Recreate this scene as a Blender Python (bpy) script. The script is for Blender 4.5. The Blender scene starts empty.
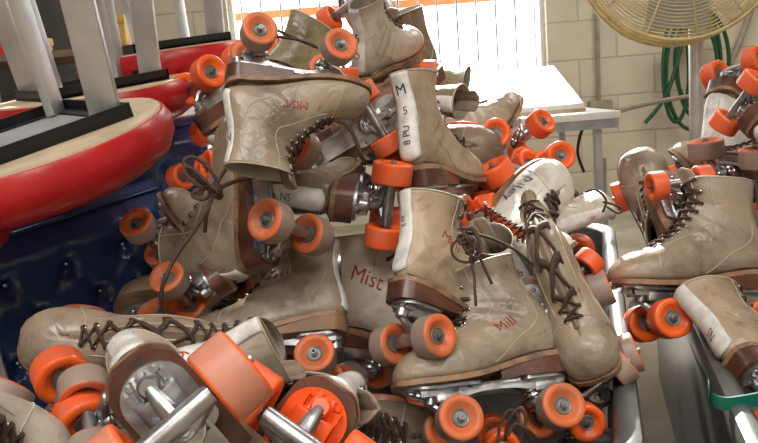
import bpy, bmesh, math, random
from mathutils import Vector, Matrix, Quaternion
from mathutils.bvhtree import BVHTree
random.seed(7)
C = bpy.context.scene.collection
PI = math.pi
F, W, H = 760.0, 758, 443
CAM = Vector((0, 0, .9))
RC = Matrix.Rotation(math.radians(80), 3, 'X') @ Matrix.Rotation(math.radians(-4.5), 3, 'Z')

def at(px, py, Y):
    """world point seen at a pixel, at distance Y along the room"""
    d = RC @ Vector(((px - W/2)/F, -(py - H/2)/F, -1))
    return CAM + d*(Y/d.y)

# ------------------------------------------------------------ materials
MATS = {}
def nodes(name):
    m = bpy.data.materials.new(name); m.use_nodes = True
    nt = m.node_tree; b = nt.nodes['Principled BSDF']
    MATS[name] = m
    return m, nt, b
def N(nt, t, **k):
    n = nt.nodes.new(t)
    for a, v in k.items():
        if a in n.inputs: n.inputs[a].default_value = v
        else: setattr(n, a, v)
    return n
def mix(nt, fac, a, b, mode='MIX'):
    n = nt.nodes.new('ShaderNodeMix'); n.data_type = 'RGBA'; n.blend_type = mode
    for s, v in ((0, fac), (6, a), (7, b)):
        if hasattr(v, 'links') or hasattr(v, 'is_linked'): nt.links.new(v, n.inputs[s])
        else: n.inputs[s].default_value = v
    return n.outputs[2]
def ramp(nt, src, stops):
    r = nt.nodes.new('ShaderNodeValToRGB'); e = r.color_ramp.elements
    e[0].position, e[0].color = stops[0][0], stops[0][1]
    e[1].position, e[1].color = stops[-1][0], stops[-1][1]
    for p, c in stops[1:-1]:
        x = e.new(p); x.color = c
    nt.links.new(src, r.inputs[0]); return r.outputs[0]
def coords(nt, rnd=True):
    tc = nt.nodes.new('ShaderNodeTexCoord')
    if not rnd: return tc.outputs['Object']
    oi = nt.nodes.new('ShaderNodeObjectInfo')
    m = N(nt, 'ShaderNodeVectorMath', operation='MULTIPLY_ADD')
    cx = nt.nodes.new('ShaderNodeCombineXYZ')
    for i in range(3): nt.links.new(oi.outputs['Random'], cx.inputs[i])
    nt.links.new(cx.outputs[0], m.inputs[0]); m.inputs[1].default_value = (7, 13, 5)
    nt.links.new(tc.outputs['Object'], m.inputs[2])
    return m.outputs[0]
def noise(nt, vec, scale, detail=4, rough=.55):
    n = N(nt, 'ShaderNodeTexNoise'); n.inputs['Scale'].default_value = scale
    n.inputs['Detail'].default_value = detail; n.inputs['Roughness'].default_value = rough
    nt.links.new(vec, n.inputs['Vector']); return n.outputs[0]
def bump(nt, b, h, strength, dist):
    n = nt.nodes.new('ShaderNodeBump'); n.inputs['Strength'].default_value = strength
    n.inputs['Distance'].default_value = dist
    nt.links.new(h, n.inputs['Height']); nt.links.new(n.outputs[0], b.inputs['Normal'])
def simple(name, col, rough=.5, metal=0, var=.12, scale=18, bumps=.15, bd=.002, coat=0, rnd=True, dark=None):
    m, nt, b = nodes(name)
    v = coords(nt, rnd); n = noise(nt, v, scale)
    c = (*col, 1); d = (*(dark or [x*(1-var*2.2) for x in col]), 1)
    nt.links.new(ramp(nt, n, [(.32, d), (.62, c)]), b.inputs['Base Color'])
    b.inputs['Roughness'].default_value = rough; b.inputs['Metallic'].default_value = metal
    b.inputs['Coat Weight'].default_value = coat
    if bumps: bump(nt, b, noise(nt, v, scale*5), bumps, bd)
    return m

def leather():
    m, nt, b = nodes('boot_leather')
    v = coords(nt); oi = nt.nodes.new('ShaderNodeObjectInfo')
    n1 = noise(nt, v, 9, 5, .6); n2 = noise(nt, v, 45, 6, .7)
    stain = ramp(nt, n1, [(.33, (.50, .46, .43, 1)), (.50, (.92, .90, .88, 1)), (.68, (1.10, 1.07, 1.02, 1))])
    c = mix(nt, 1.0, oi.outputs['Color'], stain, 'MULTIPLY')
    sc = ramp(nt, n2, [(.60, (0, 0, 0, 1)), (.72, (1, 1, 1, 1))])
    c = mix(nt, sc, c, mix(nt, 1.0, oi.outputs['Color'], (.50, .44, .40, 1), 'MULTIPLY'))
    nt.links.new(c, b.inputs['Base Color'])
    nt.links.new(ramp(nt, n1, [(.3, (.24, .24, .24, 1)), (.7, (.42, .42, .42, 1))]), b.inputs['Roughness'])
    w = N(nt, 'ShaderNodeTexNoise'); w.inputs['Scale'].default_value = 26; w.inputs['Distortion'].default_value = 1.4
    nt.links.new(v, w.inputs['Vector'])
    bump(nt, b, w.outputs[0], .55, .004)
    return m
leather()
def tread():
    m, nt, b = nodes('wheel_tread')
    v = coords(nt); oi = nt.nodes.new('ShaderNodeObjectInfo')
    n1 = noise(nt, v, 30, 5)
    c = mix(nt, ramp(nt, n1, [(.35, (0, 0, 0, 1)), (.7, (.35, .35, .35, 1))]), oi.outputs['Color'], (.30, .22, .19, 1))
    nt.links.new(c, b.inputs['Base Color']); b.inputs['Roughness'].default_value = .45
    bump(nt, b, n1, .1, .001); return m
tread()
simple('wheel_face', (.92, .135, .018), .38, var=.10, scale=24, bumps=.05)
simple('wheel_face_worn', (.74, .155, .045), .5, var=.16, scale=24, bumps=.08, dark=(.46, .15, .07))
simple('hub_grey', (.22, .22, .21), .45, .5, scale=60)
simple('steel', (.62, .62, .62), .22, 1, scale=40, bumps=.05)
simple('cast_aluminium', (.50, .51, .53), .33, .9, scale=30, bumps=.25, bd=.001, dark=(.24, .24, .26))
simple('orange_plastic', (.95, .10, .012), .25, var=.05, bumps=.03)
simple('cushion_rubber', (.10, .10, .10), .5)
simple('heel_brown', (.135, .052, .032), .32, var=.2, scale=25, bumps=.2, dark=(.055, .024, .018))
simple('heel_tan', (.27, .15, .075), .35, var=.15, scale=20, bumps=.1)
simple('sole_edge', (.33, .185, .10), .5, var=.2, scale=35, bumps=.2, dark=(.12, .07, .045))
simple('boot_lining', (.36, .33, .28), .8, var=.15)
simple('tongue_leather', (.30, .22, .16), .6, var=.2)
simple('tongue_orange', (.95, .09, .02), .45, var=.05)
simple('piping', (.52, .44, .34), .5)
simple('lace_brown', (.075, .040, .028), .75, var=.2, scale=120, bumps=.5, bd=.001)
simple('strip_white', (.74, .73, .70), .42, var=.10, scale=40, bumps=.08, dark=(.48, .47, .46))
simple('ink_black', (.02, .02, .025), .5); simple('ink_red', (.42, .028, .02), .5)
simple('ink_faint', (.10, .08, .09), .6)
simple('scribble_red', (.36, .03, .02), .6, var=.2, scale=80)
simple('red_vinyl', (.46, .010, .014), .30, var=.10, scale=7, bumps=.1)
simple('navy_vinyl', (.030, .068, .22), .22, var=.15, scale=6, bumps=.12, bd=.003)
simple('wood_ply', (.56, .44, .30), .6, var=.15, scale=12)
simple('black_iron', (.015, .015, .017), .4, .3)
simple('leg_aluminium', (.58, .58, .58), .42, .65, var=.12, scale=10, bumps=.05)
simple('bin_plastic', (.115, .118, .118), .36, var=.16, scale=9, bumps=.08, rnd=False)
simple('white_paint', (.82, .82, .80), .5, var=.03)
simple('grey_paint', (.38, .40, .42), .4, .2)
simple('brass_wire', (.70, .56, .28), .4, .3)
simple('hose_green', (.008, .075, .028), .35)
simple('pipe_paint', (.34, .29, .22), .5)
simple('teal_plastic', (.01, .16, .12), .35)
simple('yellow_card', (.55, .34, .06), .6); simple('red_plastic', (.6, .03, .02), .4)
simple('shelf_wood', (.20, .13, .08), .6); simple('dark_shelf', (.06, .055, .05), .5); simple('dull_pink', (.36, .22, .20), .6)
simple('fence_orange', (.40, .12, .03), .6)
simple('floor_concrete', (.42, .36, .27), .55, var=.18, scale=3, bumps=.1, rnd=False)
simple('ceiling_paint', (.55, .52, .46), .8, rnd=False)

def blockwall():
    m, nt, b = nodes('block_wall')
    tc = nt.nodes.new('ShaderNodeTexCoord'); sp = nt.nodes.new('ShaderNodeSeparateXYZ')
    nt.links.new(tc.outputs['Object'], sp.inputs[0])
    ad = N(nt, 'ShaderNodeMath', operation='ADD'); nt.links.new(sp.outputs[0], ad.inputs[0]); nt.links.new(sp.outputs[1], ad.inputs[1])
    cx = nt.nodes.new('ShaderNodeCombineXYZ'); nt.links.new(ad.outputs[0], cx.inputs[0]); nt.links.new(sp.outputs[2], cx.inputs[1])
    br = nt.nodes.new('ShaderNodeTexBrick'); nt.links.new(cx.outputs[0], br.inputs['Vector'])
    for k, v in (('Scale', 1), ('Brick Width', .49), ('Row Height', .243), ('Mortar Size', .007), ('Mortar Smooth', .4), ('Bias', 0)):
        br.inputs[k].default_value = v
    br.inputs['Color1'].default_value = (.66, .595, .48, 1); br.inputs['Color2'].default_value = (.63, .565, .45, 1)
    br.inputs['Mortar'].default_value = (.50, .44, .35, 1)
    n = noise(nt, tc.outputs['Object'], 4)
    c = mix(nt, 1, br.outputs['Color'], ramp(nt, n, [(.3, (.86, .86, .86, 1)), (.7, (1, 1, 1, 1))]), 'MULTIPLY')
    nt.links.new(c, b.inputs['Base Color']); b.inputs['Roughness'].default_value = .7
    inv = N(nt, 'ShaderNodeMath', operation='SUBTRACT'); inv.inputs[0].default_value = 1
    nt.links.new(br.outputs['Fac'], inv.inputs[1]); bump(nt, b, inv.outputs[0], .5, .006)
blockwall()

# ------------------------------------------------------------ mesh helpers
def finish(bm, name, mat, smooth=40):
    me = bpy.data.meshes.new(name); bmesh.ops.recalc_face_normals(bm, faces=bm.faces) if bm.faces else None
    bm.to_mesh(me); bm.free()
    for mm in (mat if isinstance(mat, (list, tuple)) else [mat]): me.materials.append(MATS[mm])
    for p in me.polygons: p.use_smooth = True
    me.set_sharp_from_angle(angle=math.radians(smooth))
    return me
def ob(name, me, parent=None, loc=None, mat=None):
    o = bpy.data.objects.new(name, me); C.objects.link(o)
    if parent: o.parent = parent
    if loc is not None: o.location = loc
    if mat:
        for s in o.material_slots: s.link = 'OBJECT'; s.material = MATS[mat]
    return o
def empty(name, loc, rot=None, scale=1):
    o = bpy.data.objects.new(name, None); C.objects.link(o); o.location = loc; o.empty_display_size = .05
    if rot is not None:
        o.rotation_mode = 'QUATERNION'; o.rotation_quaternion = rot
    o.scale = (scale,)*3; return o
def tag(o, label, cat, group=None):
    o['label'] = label; o['category'] = cat
    if group: o['group'] = group
    return o
def box(bm, lo, hi, bev=0, M=None, mi=0):
    g = bmesh.ops.create_cube(bm, size=1)['verts']
    for v in g:
        v.co = Vector([lo[i] + (v.co[i]+.5)*(hi[i]-lo[i]) for i in range(3)])
    fs = list({f for v in g for f in v.link_faces})
    if bev:
        es = list({e for v in g for e in v.link_edges})
        r = bmesh.ops.bevel(bm, geom=es, offset=bev, segments=2, affect='EDGES', profile=.6)
        g = list({v for f in r['faces'] for v in f.verts} | {v for v in g if v.is_valid})
        fs = list({f for v in g for f in v.link_faces})
    if M is not None:
        for v in g: v.co = M @ v.co
    for f in fs: f.material_index = mi
def tube(bm, pts, r, n=8, flat=1.0, closed=False, up0=None):
    pts = [Vector(p) for p in pts]; rings = []; up = Vector(up0) if up0 else Vector((.13, .31, .94))
    L = len(pts)
    for i, p in enumerate(pts):
        a = pts[(i-1) % L] if (closed or i) else pts[0]; b = pts[(i+1) % L] if (closed or i < L-1) else pts[-1]
        t = (b-a).normalized() if (b-a).length > 1e-9 else Vector((1, 0, 0))
        s = t.cross(up)
        if s.length < 1e-4: s = t.orthogonal()
        s.normalize(); u = s.cross(t).normalized(); up = u
        rr = r[i] if isinstance(r, (list, tuple)) else r
        rings.append([bm.verts.new(p + s*math.cos(k*2*PI/n)*rr + u*math.sin(k*2*PI/n)*rr*flat) for k in range(n)])
    m = L if closed else L-1
    for i in range(m):
        A, B = rings[i], rings[(i+1) % L]
        for k in range(n): bm.faces.new((A[k], A[(k+1) % n], B[(k+1) % n], B[k]))
    if not closed:
        bm.faces.new(rings[0]); bm.faces.new(rings[-1][::-1])
def lathe(bm, prof, M, n=32, mis=None, close=False):
    rings = []
    for (r, h) in prof:
        rings.append([bm.verts.new(M @ Vector((r*math.cos(k*2*PI/n), r*math.sin(k*2*PI/n), h))) for k in range(n)])
    L = len(prof); m = L if close else L-1
    for i in range(m):
        for k in range(n):
            f = bm.faces.new((rings[i][k], rings[i][(k+1) % n], rings[(i+1) % L][(k+1) % n], rings[(i+1) % L][k]))
            if mis: f.material_index = mis[i]
    if not close:
        if prof[0][0] > 1e-6: bm.faces.new(rings[0])
        if prof[-1][0] > 1e-6: bm.faces.new(rings[-1])
def cyl(bm, a, b, r, n=16, r2=None, bev=.0):
    a, b = Vector(a), Vector(b); L = (b-a).length
    M = Matrix.Translation(a) @ (b-a).to_track_quat('Z', 'Y').to_matrix().to_4x4()
    r2 = r if r2 is None else r2
    pr = [(r, 0), (r2, L)] if not bev else [(r-bev, 0), (r, bev), (r2, L-bev), (r2-bev, L)]
    lathe(bm, pr, M, n)
def catmull(P, t):
    n = len(P)-1; x = max(0, min(n-1e-6, t*n)); i = int(x); u = x-i
    g = lambda k: P[max(0, min(n, k))]
    a, b, c, d = g(i-1), g(i), g(i+1), g(i+2)
    return [.5*((2*b[k]) + (c[k]-a[k])*u + (2*a[k]-5*b[k]+4*c[k]-d[k])*u*u + (-a[k]+3*b[k]-3*c[k]+d[k])*u**3) for k in range(len(b))]
def spline(P, n=60): return [Vector(catmull([tuple(p) for p in P], i/(n-1))) for i in range(n)]

# ------------------------------------------------------------ the boot (x to the toe, y left, z up)
#      Bx    Bz    Tx    Tz    w     m   p2  gap
SEC = [(.152, .102, .1515, .109, .007, .5, 2.0, 0),
       (.149, .095, .146, .122, .024, .58, 2.3, 0),
       (.139, .092, .134, .135, .036, .64, 3.0, 0),
       (.119, .091, .114, .144, .0445, .68, 3.6, 0),
       (.092, .090, .092, .149, .0475, .70, 4.0, .001),
       (.062, .091, .070, .158, .0460, .70, 4.0, .0065),
       (.032, .094, .051, .171, .0415, .70, 4.0, .0085),
       (.002, .100, .036, .186, .0370, .66, 3.6, .0095),
       (-.028, .107, .024, .201, .0345, .62, 3.2, .0105),
       (-.060, .113, .013, .215, .0335, .58, 2.9, .0115),
       (-.094, .115, .005, .228, .0330, .55, 2.4, .0125),
       (-.114, .128, .001, .239, .0325, .52, 2.1, .0135),
       (-.113, .155, .000, .249, .0325, .5, 2.0, .0145),
       (-.106, .186, .001, .258, .0335, .5, 2.0, .0155),
       (-.103, .216, .003, .266, .0355, .5, 2.0, .0165),
       (-.105, .241, .004, .271, .0375, .5, 2.0, .0175),
       (-.109, .264, .006, .275, .0400, .5, 2.0, .019)]
NS = len(SEC)-1
def sec(s): return catmull(SEC, s/NS)
def fv(v, m, p2):
    if v < m: return max(0, 1-((m-v)/m)**2.15)**(1/2.15)
    return max(0, 1-((v-m)/(1-m))**p2)**(1/p2)
def P(s, a, off=0.0):
    Bx, Bz, Tx, Tz, w, m, p2, g = sec(s)
    v = (1-math.cos(a))/2; y = w*fv(v, m, p2)
    if a > PI: y = -y
    x = Tx+(Bx-Tx)*v; z = Tz+(Bz-Tz)*v
    # soft creases where the ankle bends
    k = math.exp(-((s-9.3)/2.4)**2)*math.sin(a)**2
    y *= 1 - .045*k*math.sin(s*4.3+math.cos(a)*3)
    p = Vector((x, y, z))
    if off:
        e = 1e-3
        p1 = P(min(NS, s+.05), a); p0 = P(max(0, s-.05), a); q1 = P(s, a+.03); q0 = P(s, a-.03)
        n = (p1-p0).cross(q1-q0)
        if n.length > 1e-12:
            n.normalize(); cen = Vector(((Bx+Tx)/2, 0, (Bz+Tz)/2))
            if n.dot(p-cen) < 0: n = -n
            p = p + n*off
    return p
def ang_for(s, y):
    Bx, Bz, Tx, Tz, w, m, p2, g = sec(s)
    lo, hi = 0, math.acos(1-2*m)
    for _ in range(30):
        mid = (lo+hi)/2
        if w*fv((1-math.cos(mid))/2, m, p2) < y: lo = mid
        else: hi = mid
    return (lo+hi)/2
def ang_back(s, y):
    Bx, Bz, Tx, Tz, w, m, p2, g = sec(s)
    lo, hi = math.acos(1-2*m), PI
    for _ in range(30):
        mid = (lo+hi)/2
        if w*fv((1-math.cos(mid))/2, m, p2) > abs(y): lo = mid
        else: hi = mid
    a = (lo+hi)/2
    return a if y > 0 else 2*PI-a

def boot_mesh():
    bm = bmesh.new(); SN, AN = 60, 44; rows = []
    for i in range(SN+1):
        s = NS*i/SN; g = max(0, sec(s)[7]); ag = ang_for(s, g) if g > 1e-5 else 0
        rows.append([bm.verts.new(P(s, ag+(2*PI-2*ag)*j/AN)) for j in range(AN+1)])
    for i in range(SN):
        for j in range(AN):
            bm.faces.new((rows[i][j], rows[i][j+1], rows[i+1][j+1], rows[i+1][j]))
    bm.faces.new(rows[0])
    bmesh.ops.remove_doubles(bm, verts=bm.verts, dist=.0002)
    bvh = BVHTree.FromBMesh(bm)
    me = finish(bm, 'boot', ['boot_leather', 'boot_lining'], 50)
    o = ob('tmp', me); md = o.modifiers.new('s', 'SOLIDIFY'); md.thickness = .0026; md.offset = -1
    md.material_offset = 1; md.use_rim = True; md.material_offset_rim = 0
    dg = bpy.context.evaluated_depsgraph_get(); me2 = bpy.data.meshes.new_from_object(o.evaluated_get(dg))
    bpy.data.objects.remove(o); me2.name = 'boot'
    return me2, bvh
BOOT, BVH = boot_mesh()
def tongue_mesh():
    bm = bmesh.new(); rows = []
    for i in range(31):
        s = 3.9+(NS-3.9)*i/30; w = .026
        a = ang_for(s, min(w, sec(s)[4]*.72)); ex = max(0, (i-26)/4)
        row = []
        for j in range(11):
            t = -1+2*j/10; aa = a*t
            p = P(s, aa if aa >= 0 else 2*PI+aa, -.0048)
            p += Vector((.004, 0, .020))*ex - Vector((0, 0, .007*ex*t*t))
            row.append(bm.verts.new(p))
        rows.append(row)
    for i in range(30):
        for j in range(10): bm.faces.new((rows[i][j], rows[i][j+1], rows[i+1][j+1], rows[i+1][j]))
    me = finish(bm, 'tongue', 'tongue_leather'); o = ob('tmp', me); md = o.modifiers.new('s', 'SOLIDIFY'); md.thickness = .003
    dg = bpy.context.evaluated_depsgraph_get(); m2 = bpy.data.meshes.new_from_object(o.evaluated_get(dg)); bpy.data.objects.remove(o)
    return m2
TONGUE = tongue_mesh()
def insole_mesh():
    bm = bmesh.new(); L = []; R = []
    xs = [(.14-.25*i/16) for i in range(17)]
    for i in range(17):
        s = 2.2+(10.4-2.2)*i/16; S_ = sec(s); w = S_[4]*.82*(.6 if i in (0, 16) else 1)
        L.append(bm.verts.new((S_[0], w, S_[1]+.006))); R.append(bm.verts.new((S_[0], -w, S_[1]+.006)))
    for i in range(16): bm.faces.new((L[i], L[i+1], R[i+1], R[i]))
    return finish(bm, 'insole', 'boot_lining')
INSOLE = insole_mesh()
def piping_mesh():
    bm = bmesh.new(); g = ang_for(NS, .0185); pts = []
    for k in range(12): pts.append(P(6+(NS-6)*k/11.0, ang_for(6+(NS-6)*k/11.0, max(.007, sec(6+(NS-6)*k/11.0)[7])), .0002))
    for k in range(1, 36): pts.append(P(NS, g+(2*PI-2*g)*k/36, .0002)+Vector((0, 0, .001)))
    for k in range(12): pts.append(P(NS-(NS-6)*k/11.0, 2*PI-ang_for(NS-(NS-6)*k/11.0, max(.007, sec(NS-(NS-6)*k/11.0)[7])), .0002))
    tube(bm, pts, .0015, 6)
    return finish(bm, 'collar_piping', 'piping', 80)
PIPING = piping_mesh()
def stitch_mesh():
    bm = bmesh.new()
    for sg in (0, 1):
        A = (lambda a: 2*PI-a) if sg else (lambda a: a)
        pts = [P(s, A(ang_for(s, min(sec(s)[7]+.017, sec(s)[4]*.9))), .0003) for s in [5.2+(NS-5.2)*k/26 for k in range(27)]]
        tube(bm, pts, .0008, 5)
        pts = [P(7.0+3.9*t**.8*1.0+1.8*t*t, A(2.55-1.15*math.sin(t*PI*.5)+.8*t*t), .0003) for t in [k/20 for k in range(21)]]
        tube(bm, pts, .0008, 5)
    pts = [P(4.2+.5*math.cos(t*PI/2)**2, (t*1.9) % (2*PI), .0003) for t in [-1+k/12 for k in range(25)]]
    tube(bm, pts, .0008, 5)
    return finish(bm, 'stitching', 'piping', 80)
STITCH = stitch_mesh()

def outline(x):
    """half width of the sole at x"""
    best = None
    for i in range(0, 121):
        S_ = sec(.0+10.9*i/120)
        if best is None or abs(S_[0]-x) < best[0]: best = (abs(S_[0]-x), S_[4], S_[1])
    return best[1], best[2]
def slab(bm, xs, topf, botf, wf, mi=0):
    n = len(xs); T = []
    for x in xs:
        w = wf(x)
        T.append([bm.verts.new((x, w, topf(x))), bm.verts.new((x, -w, topf(x))), bm.verts.new((x, -w, botf(x))), bm.verts.new((x, w, botf(x)))])
    for i in range(n-1):
        for k in range(4):
            f = bm.faces.new((T[i][k], T[i][(k+1) % 4], T[i+1][(k+1) % 4], T[i+1][k])); f.material_index = mi
    bm.faces.new(T[0]); bm.faces.new(T[-1])
def roundend(x, x0, x1, w, r0, r1):
    k = 1
    if x < x0+r0: k = math.sqrt(max(0, 1-((x0+r0-x)/r0)**2))
    if x > x1-r1: k = min(k, math.sqrt(max(0, 1-((x-x1+r1)/r1)**2)))
    return max(.002, w*k)
def lin(a, b, n, e=1): return [a+(b-a)*(.5-.5*math.cos(PI*i/(n-1))) for i in range(n)]
WB = [(-.115, .012, .117), (-.112, .02, .117), (-.10, .0305, .1155), (-.07, .0335, .1140), (-.03, .0345, .1075), (.0, .0375, .1005), (.03, .042, .0945), (.06, .0465, .0915), (.09, .0482, .0905), (.12, .0452, .0915), (.14, .036, .0925), (.15, .026, .0950), (.1545, .012, .0965)]
def wb(x):
    for a, b in zip(WB, WB[1:]):
        if x <= b[0]:
            t = (x-a[0])/(b[0]-a[0]); t = max(0, t); return a[1]+(b[1]-a[1])*t, a[2]+(b[2]-a[2])*t
    return WB[-1][1], WB[-1][2]
def sole_mesh():
    bm = bmesh.new(); xs = lin(-.115, .1545, 46)
    slab(bm, xs, lambda x: wb(x)[1]+.002, lambda x: max(.0845, wb(x)[1]-.0058), lambda x: wb(x)[0]+.0012)
    return finish(bm, 'sole', 'sole_edge', 35)
SOLE = sole_mesh()
def heel_mesh():
    bm = bmesh.new(); xs = lin(-.1145, .0, 24)
    slab(bm, xs, lambda x: max(.0848, wb(x)[1]-.0055), lambda x: .0842, lambda x: min(wb(x)[0]+.0006, .034 if x < -.02 else .034))
    return finish(bm, 'heel', 'heel_brown', 35)
HEEL = heel_mesh()

def plate_mesh():
    bm = bmesh.new()
    slab(bm, lin(-.108, -.030, 22), lambda x: .0842, lambda x: .0795, lambda x: roundend(x, -.108, -.030, .0285, .026, .012))
    slab(bm, lin(.022, .142, 26), lambda x: .0845+max(0, x-.11)*.12, lambda x: .0800+max(0, x-.11)*.12, lambda x: roundend(x, .022, .142, .031, .014, .030))
    slab(bm, lin(-.035, .030, 10), lambda x: .0845, lambda x: .070+.006*math.cos(x*30), lambda x: .0135+abs(x)*.12)
    for sy in (-1, 1):   # side rails
        slab(bm, lin(-.098, .118, 30), lambda x: .0800, lambda x: .0715-.006*math.exp(-((x-.06)/.02)**2)-.006*math.exp(-((x+.05)/.02)**2),
             lambda x: .0018)
        for v in bm.verts:
            if abs(v.co.y) <= .00181 and not v.tag:
                v.co.y += sy*(.0165); v.tag = True
        for v in bm.verts: v.tag = True
    # heel ribs from the round end to the truck
    for sy in (-1, 1): tube(bm, [(-.104, sy*.006, .0785), (-.09, sy*.008, .0745), (-.078, sy*.009, .068)], [.003, .004, .005], 8)
    tube(bm, [(.132, 0, .0815), (.118, 0, .077), (.10, 0, .070)], [.004, .006, .007], 10)
    # truck bosses
    for x, d in ((.078, -1), (-.070, 1)):
        box(bm, (x-.018, -.0185, .062), (x+.018, .0185, .081), .003)
        cyl(bm, (x+d*.020, 0, .078), (x+d*.013, 0, .050), .0135, 20, .012, .002)
        cyl(bm, (x-d*.022, 0, .080), (x-d*.026, 0, .060), .010, 16, .009, .002)
    # mounting screws
    for x, y in ((-.10, .012), (-.10, -.012), (-.045, .022), (-.045, -.022), (.125, .016), (.125, -.016), (.045, .024), (.045, -.024)):
        cyl(bm, (x, y, .081), (x, y, .0778), .0042, 12, .0034, .0008)
    return finish(bm, 'plate', 'cast_aluminium', 35)
PLATE = plate_mesh()
def truck_mesh(d):   # at origin = axle centre; d: -1 front (kingpin behind), 1 rear
    bm = bmesh.new()
    cyl(bm, (0, -.034, 0), (0, .034, 0), .0085, 16, None, .002)
    cyl(bm, (0, -.0705, 0), (0, .0705, 0), .0036, 10)
    # hanger webs
    for sy in (-1, 1):
        tube(bm, [(0, sy*.031, .001), (d*.007, sy*.018, .009), (d*.014, 0, .014)], [.0075, .0085, .011], 10)
    tube(bm, [(d*.014, 0, .014), (d*.002, 0, .018), (-d*.014, 0, .023), (-d*.024, 0, .031)], [.012, .009, .007, .005], 10)
    lathe(bm, [(.009, -.004), (.0155, -.004), (.0165, -.001), (.0165, .003), (.015, .005), (.009, .005)], Matrix.Translation((d*.0145, 0, .0175)) @ Matrix.Rotation(d*.25, 4, 'Y'), 22)
    cyl(bm, (d*.0105, 0, .004), (d*.0125, 0, .012), .0072, 6)
    cyl(bm, (d*.010, 0, .002), (d*.012, 0, .005), .004, 12)
    return finish(bm, 'truck', 'cast_aluminium', 35)
TRUCKF, TRUCKR = truck_mesh(-1), truck_mesh(1)
def cushion_mesh(d):
    bm = bmesh.new(); M = Matrix.Translation((d*.0165, 0, .024)) @ Matrix.Rotation(d*.25, 4, 'Y')
    lathe(bm, [(.004, 0), (.011, 0), (.0150, .002), (.0155, .005), (.0135, .0075), (.0155, .010), (.0150, .013), (.010, .015), (.004, .015)], M, 22)
    M2 = Matrix.Translation((d*.0120, 0, .0065)) @ Matrix.Rotation(d*.25, 4, 'Y')
    lathe(bm, [(.004, 0), (.010, 0), (.0135, .002), (.0135, .005), (.010, .007), (.004, .007)], M2, 22)
    return finish(bm, 'cushion', 'steel', 50)
CUSHF, CUSHR = cushion_mesh(-1), cushion_mesh(1)
RY = Matrix.Rotation(-PI/2, 4, 'X')   # lathe axis -> +y
def wheel_mesh():
    bm = bmesh.new(); h = .017; R = .0315
    half = [(.0125, h-.012), (.0130, h-.0075), (.0165, h-.0050), (.0200, h-.0020), (.0225, h), (.0272, h), (.0302, h-.0010), (.0312, h-.0025), (R, h-.0045)]
    pr = half + [(R, 0)] + [(r, -z) for r, z in reversed(half)]
    mi = [0]*5+[0, 0, 0, 1] + [1]*1 + [0]*8
    mi = [0 if (i < 7 or i > 10) else 1 for i in range(len(pr)-1)]
    lathe(bm, pr, RY, 40, mi + [0], close=True)
    return finish(bm, 'wheel', ['wheel_face', 'wheel_tread'], 45)
WHEEL = wheel_mesh()
def hub_mesh(sy):
    bm = bmesh.new(); M = Matrix.Rotation(-sy*PI/2, 4, 'X')
    lathe(bm, [(.0128, -.013), (.0128, .0100), (.0118, .0108), (.0095, .0100), (.0092, .0092), (.0070, .0092), (.0068, .0104), (.0052, .0106), (0.0001, .0104)], M, 24)
    me0 = bm
    cyl(bm, (0, sy*.0100, 0), (0, sy*.0165, 0), .0056, 6); cyl(bm, (0, sy*.016, 0), (0, sy*.0205, 0), .0030, 10)
    return finish(bm, 'wheel_hub', 'hub_grey', 35)
HUBL, HUBR = hub_mesh(1), hub_mesh(-1)
bmx = bmesh.new(); lathe(bmx, [(.0018, 0), (.0040, 0), (.0045, .0009), (.0040, .0019), (.0026, .0022), (.0019, .0009)], Matrix.Identity(4), 12, close=True)
EYELET = finish(bmx, 'eyelet', 'steel', 60)
def arc_rows(s0, s1, n):
    S2 = [s0+(s1-s0)*i/200 for i in range(201)]; L = [0]
    for a, b in zip(S2, S2[1:]): L.append(L[-1]+(P(b, 0.0001)-P(a, 0.0001)).length)
    r = []
    for k in range(n):
        t = L[-1]*k/(n-1); i = min(199, max(j for j in range(201) if L[j] <= t+1e-9)); r.append(S2[i])
    return r
ROWS = arc_rows(4.6, NS-.4, 10)
EYE = []
for s in ROWS:
    g = sec(s)[7]+.0065
    for sg in (1, -1):
        a = ang_for(s, min(g, sec(s)[4]*.8)); a = a if sg > 0 else 2*PI-a
        p0, p1 = P(s, a, .0002), P(s, a, .0022); EYE.append((p0, (p1-p0).normalized()))
def lace_mesh(kind):
    bm = bmesh.new(); k = len(ROWS) if kind != 'loose' else 5
    def lp(i, sg, off=.0032): s = ROWS[i]; a = ang_for(s, min(sec(s)[7]+.0065, sec(s)[4]*.8)); return P(s, a if sg > 0 else 2*PI-a, off)
    def cen(s, off=.0045): return P(s, 0.0001, off)
    tube(bm, spline([lp(0, 1, -.002), lp(0, 1, .0035), cen(ROWS[0], .004), lp(0, -1, .0035), lp(0, -1, -.002)], 16), .0031, 7, .6)
    for i in range(k):
        if i:
            tube(bm, spline([lp(i, 1, -.001), lp(i, 1, .0036), cen(ROWS[i], .0062)*.5+cen(ROWS[max(0, i-1)], .0062)*.5, lp(i-1, -1, .0036), lp(i-1, -1, -.001)], 14), .0031, 7, .6)
            tube(bm, spline([lp(i, -1, -.001), lp(i, -1, .0034), cen(ROWS[i], .0030)*.6+cen(ROWS[max(0, i-1)], .0030)*.4, lp(i-1, 1, .0034), lp(i-1, 1, -.001)], 14), .0029, 7, .6)
    return finish(bm, 'lace', 'lace_brown', 80)
LACE, LACEL = lace_mesh('full'), lace_mesh('loose')
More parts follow.
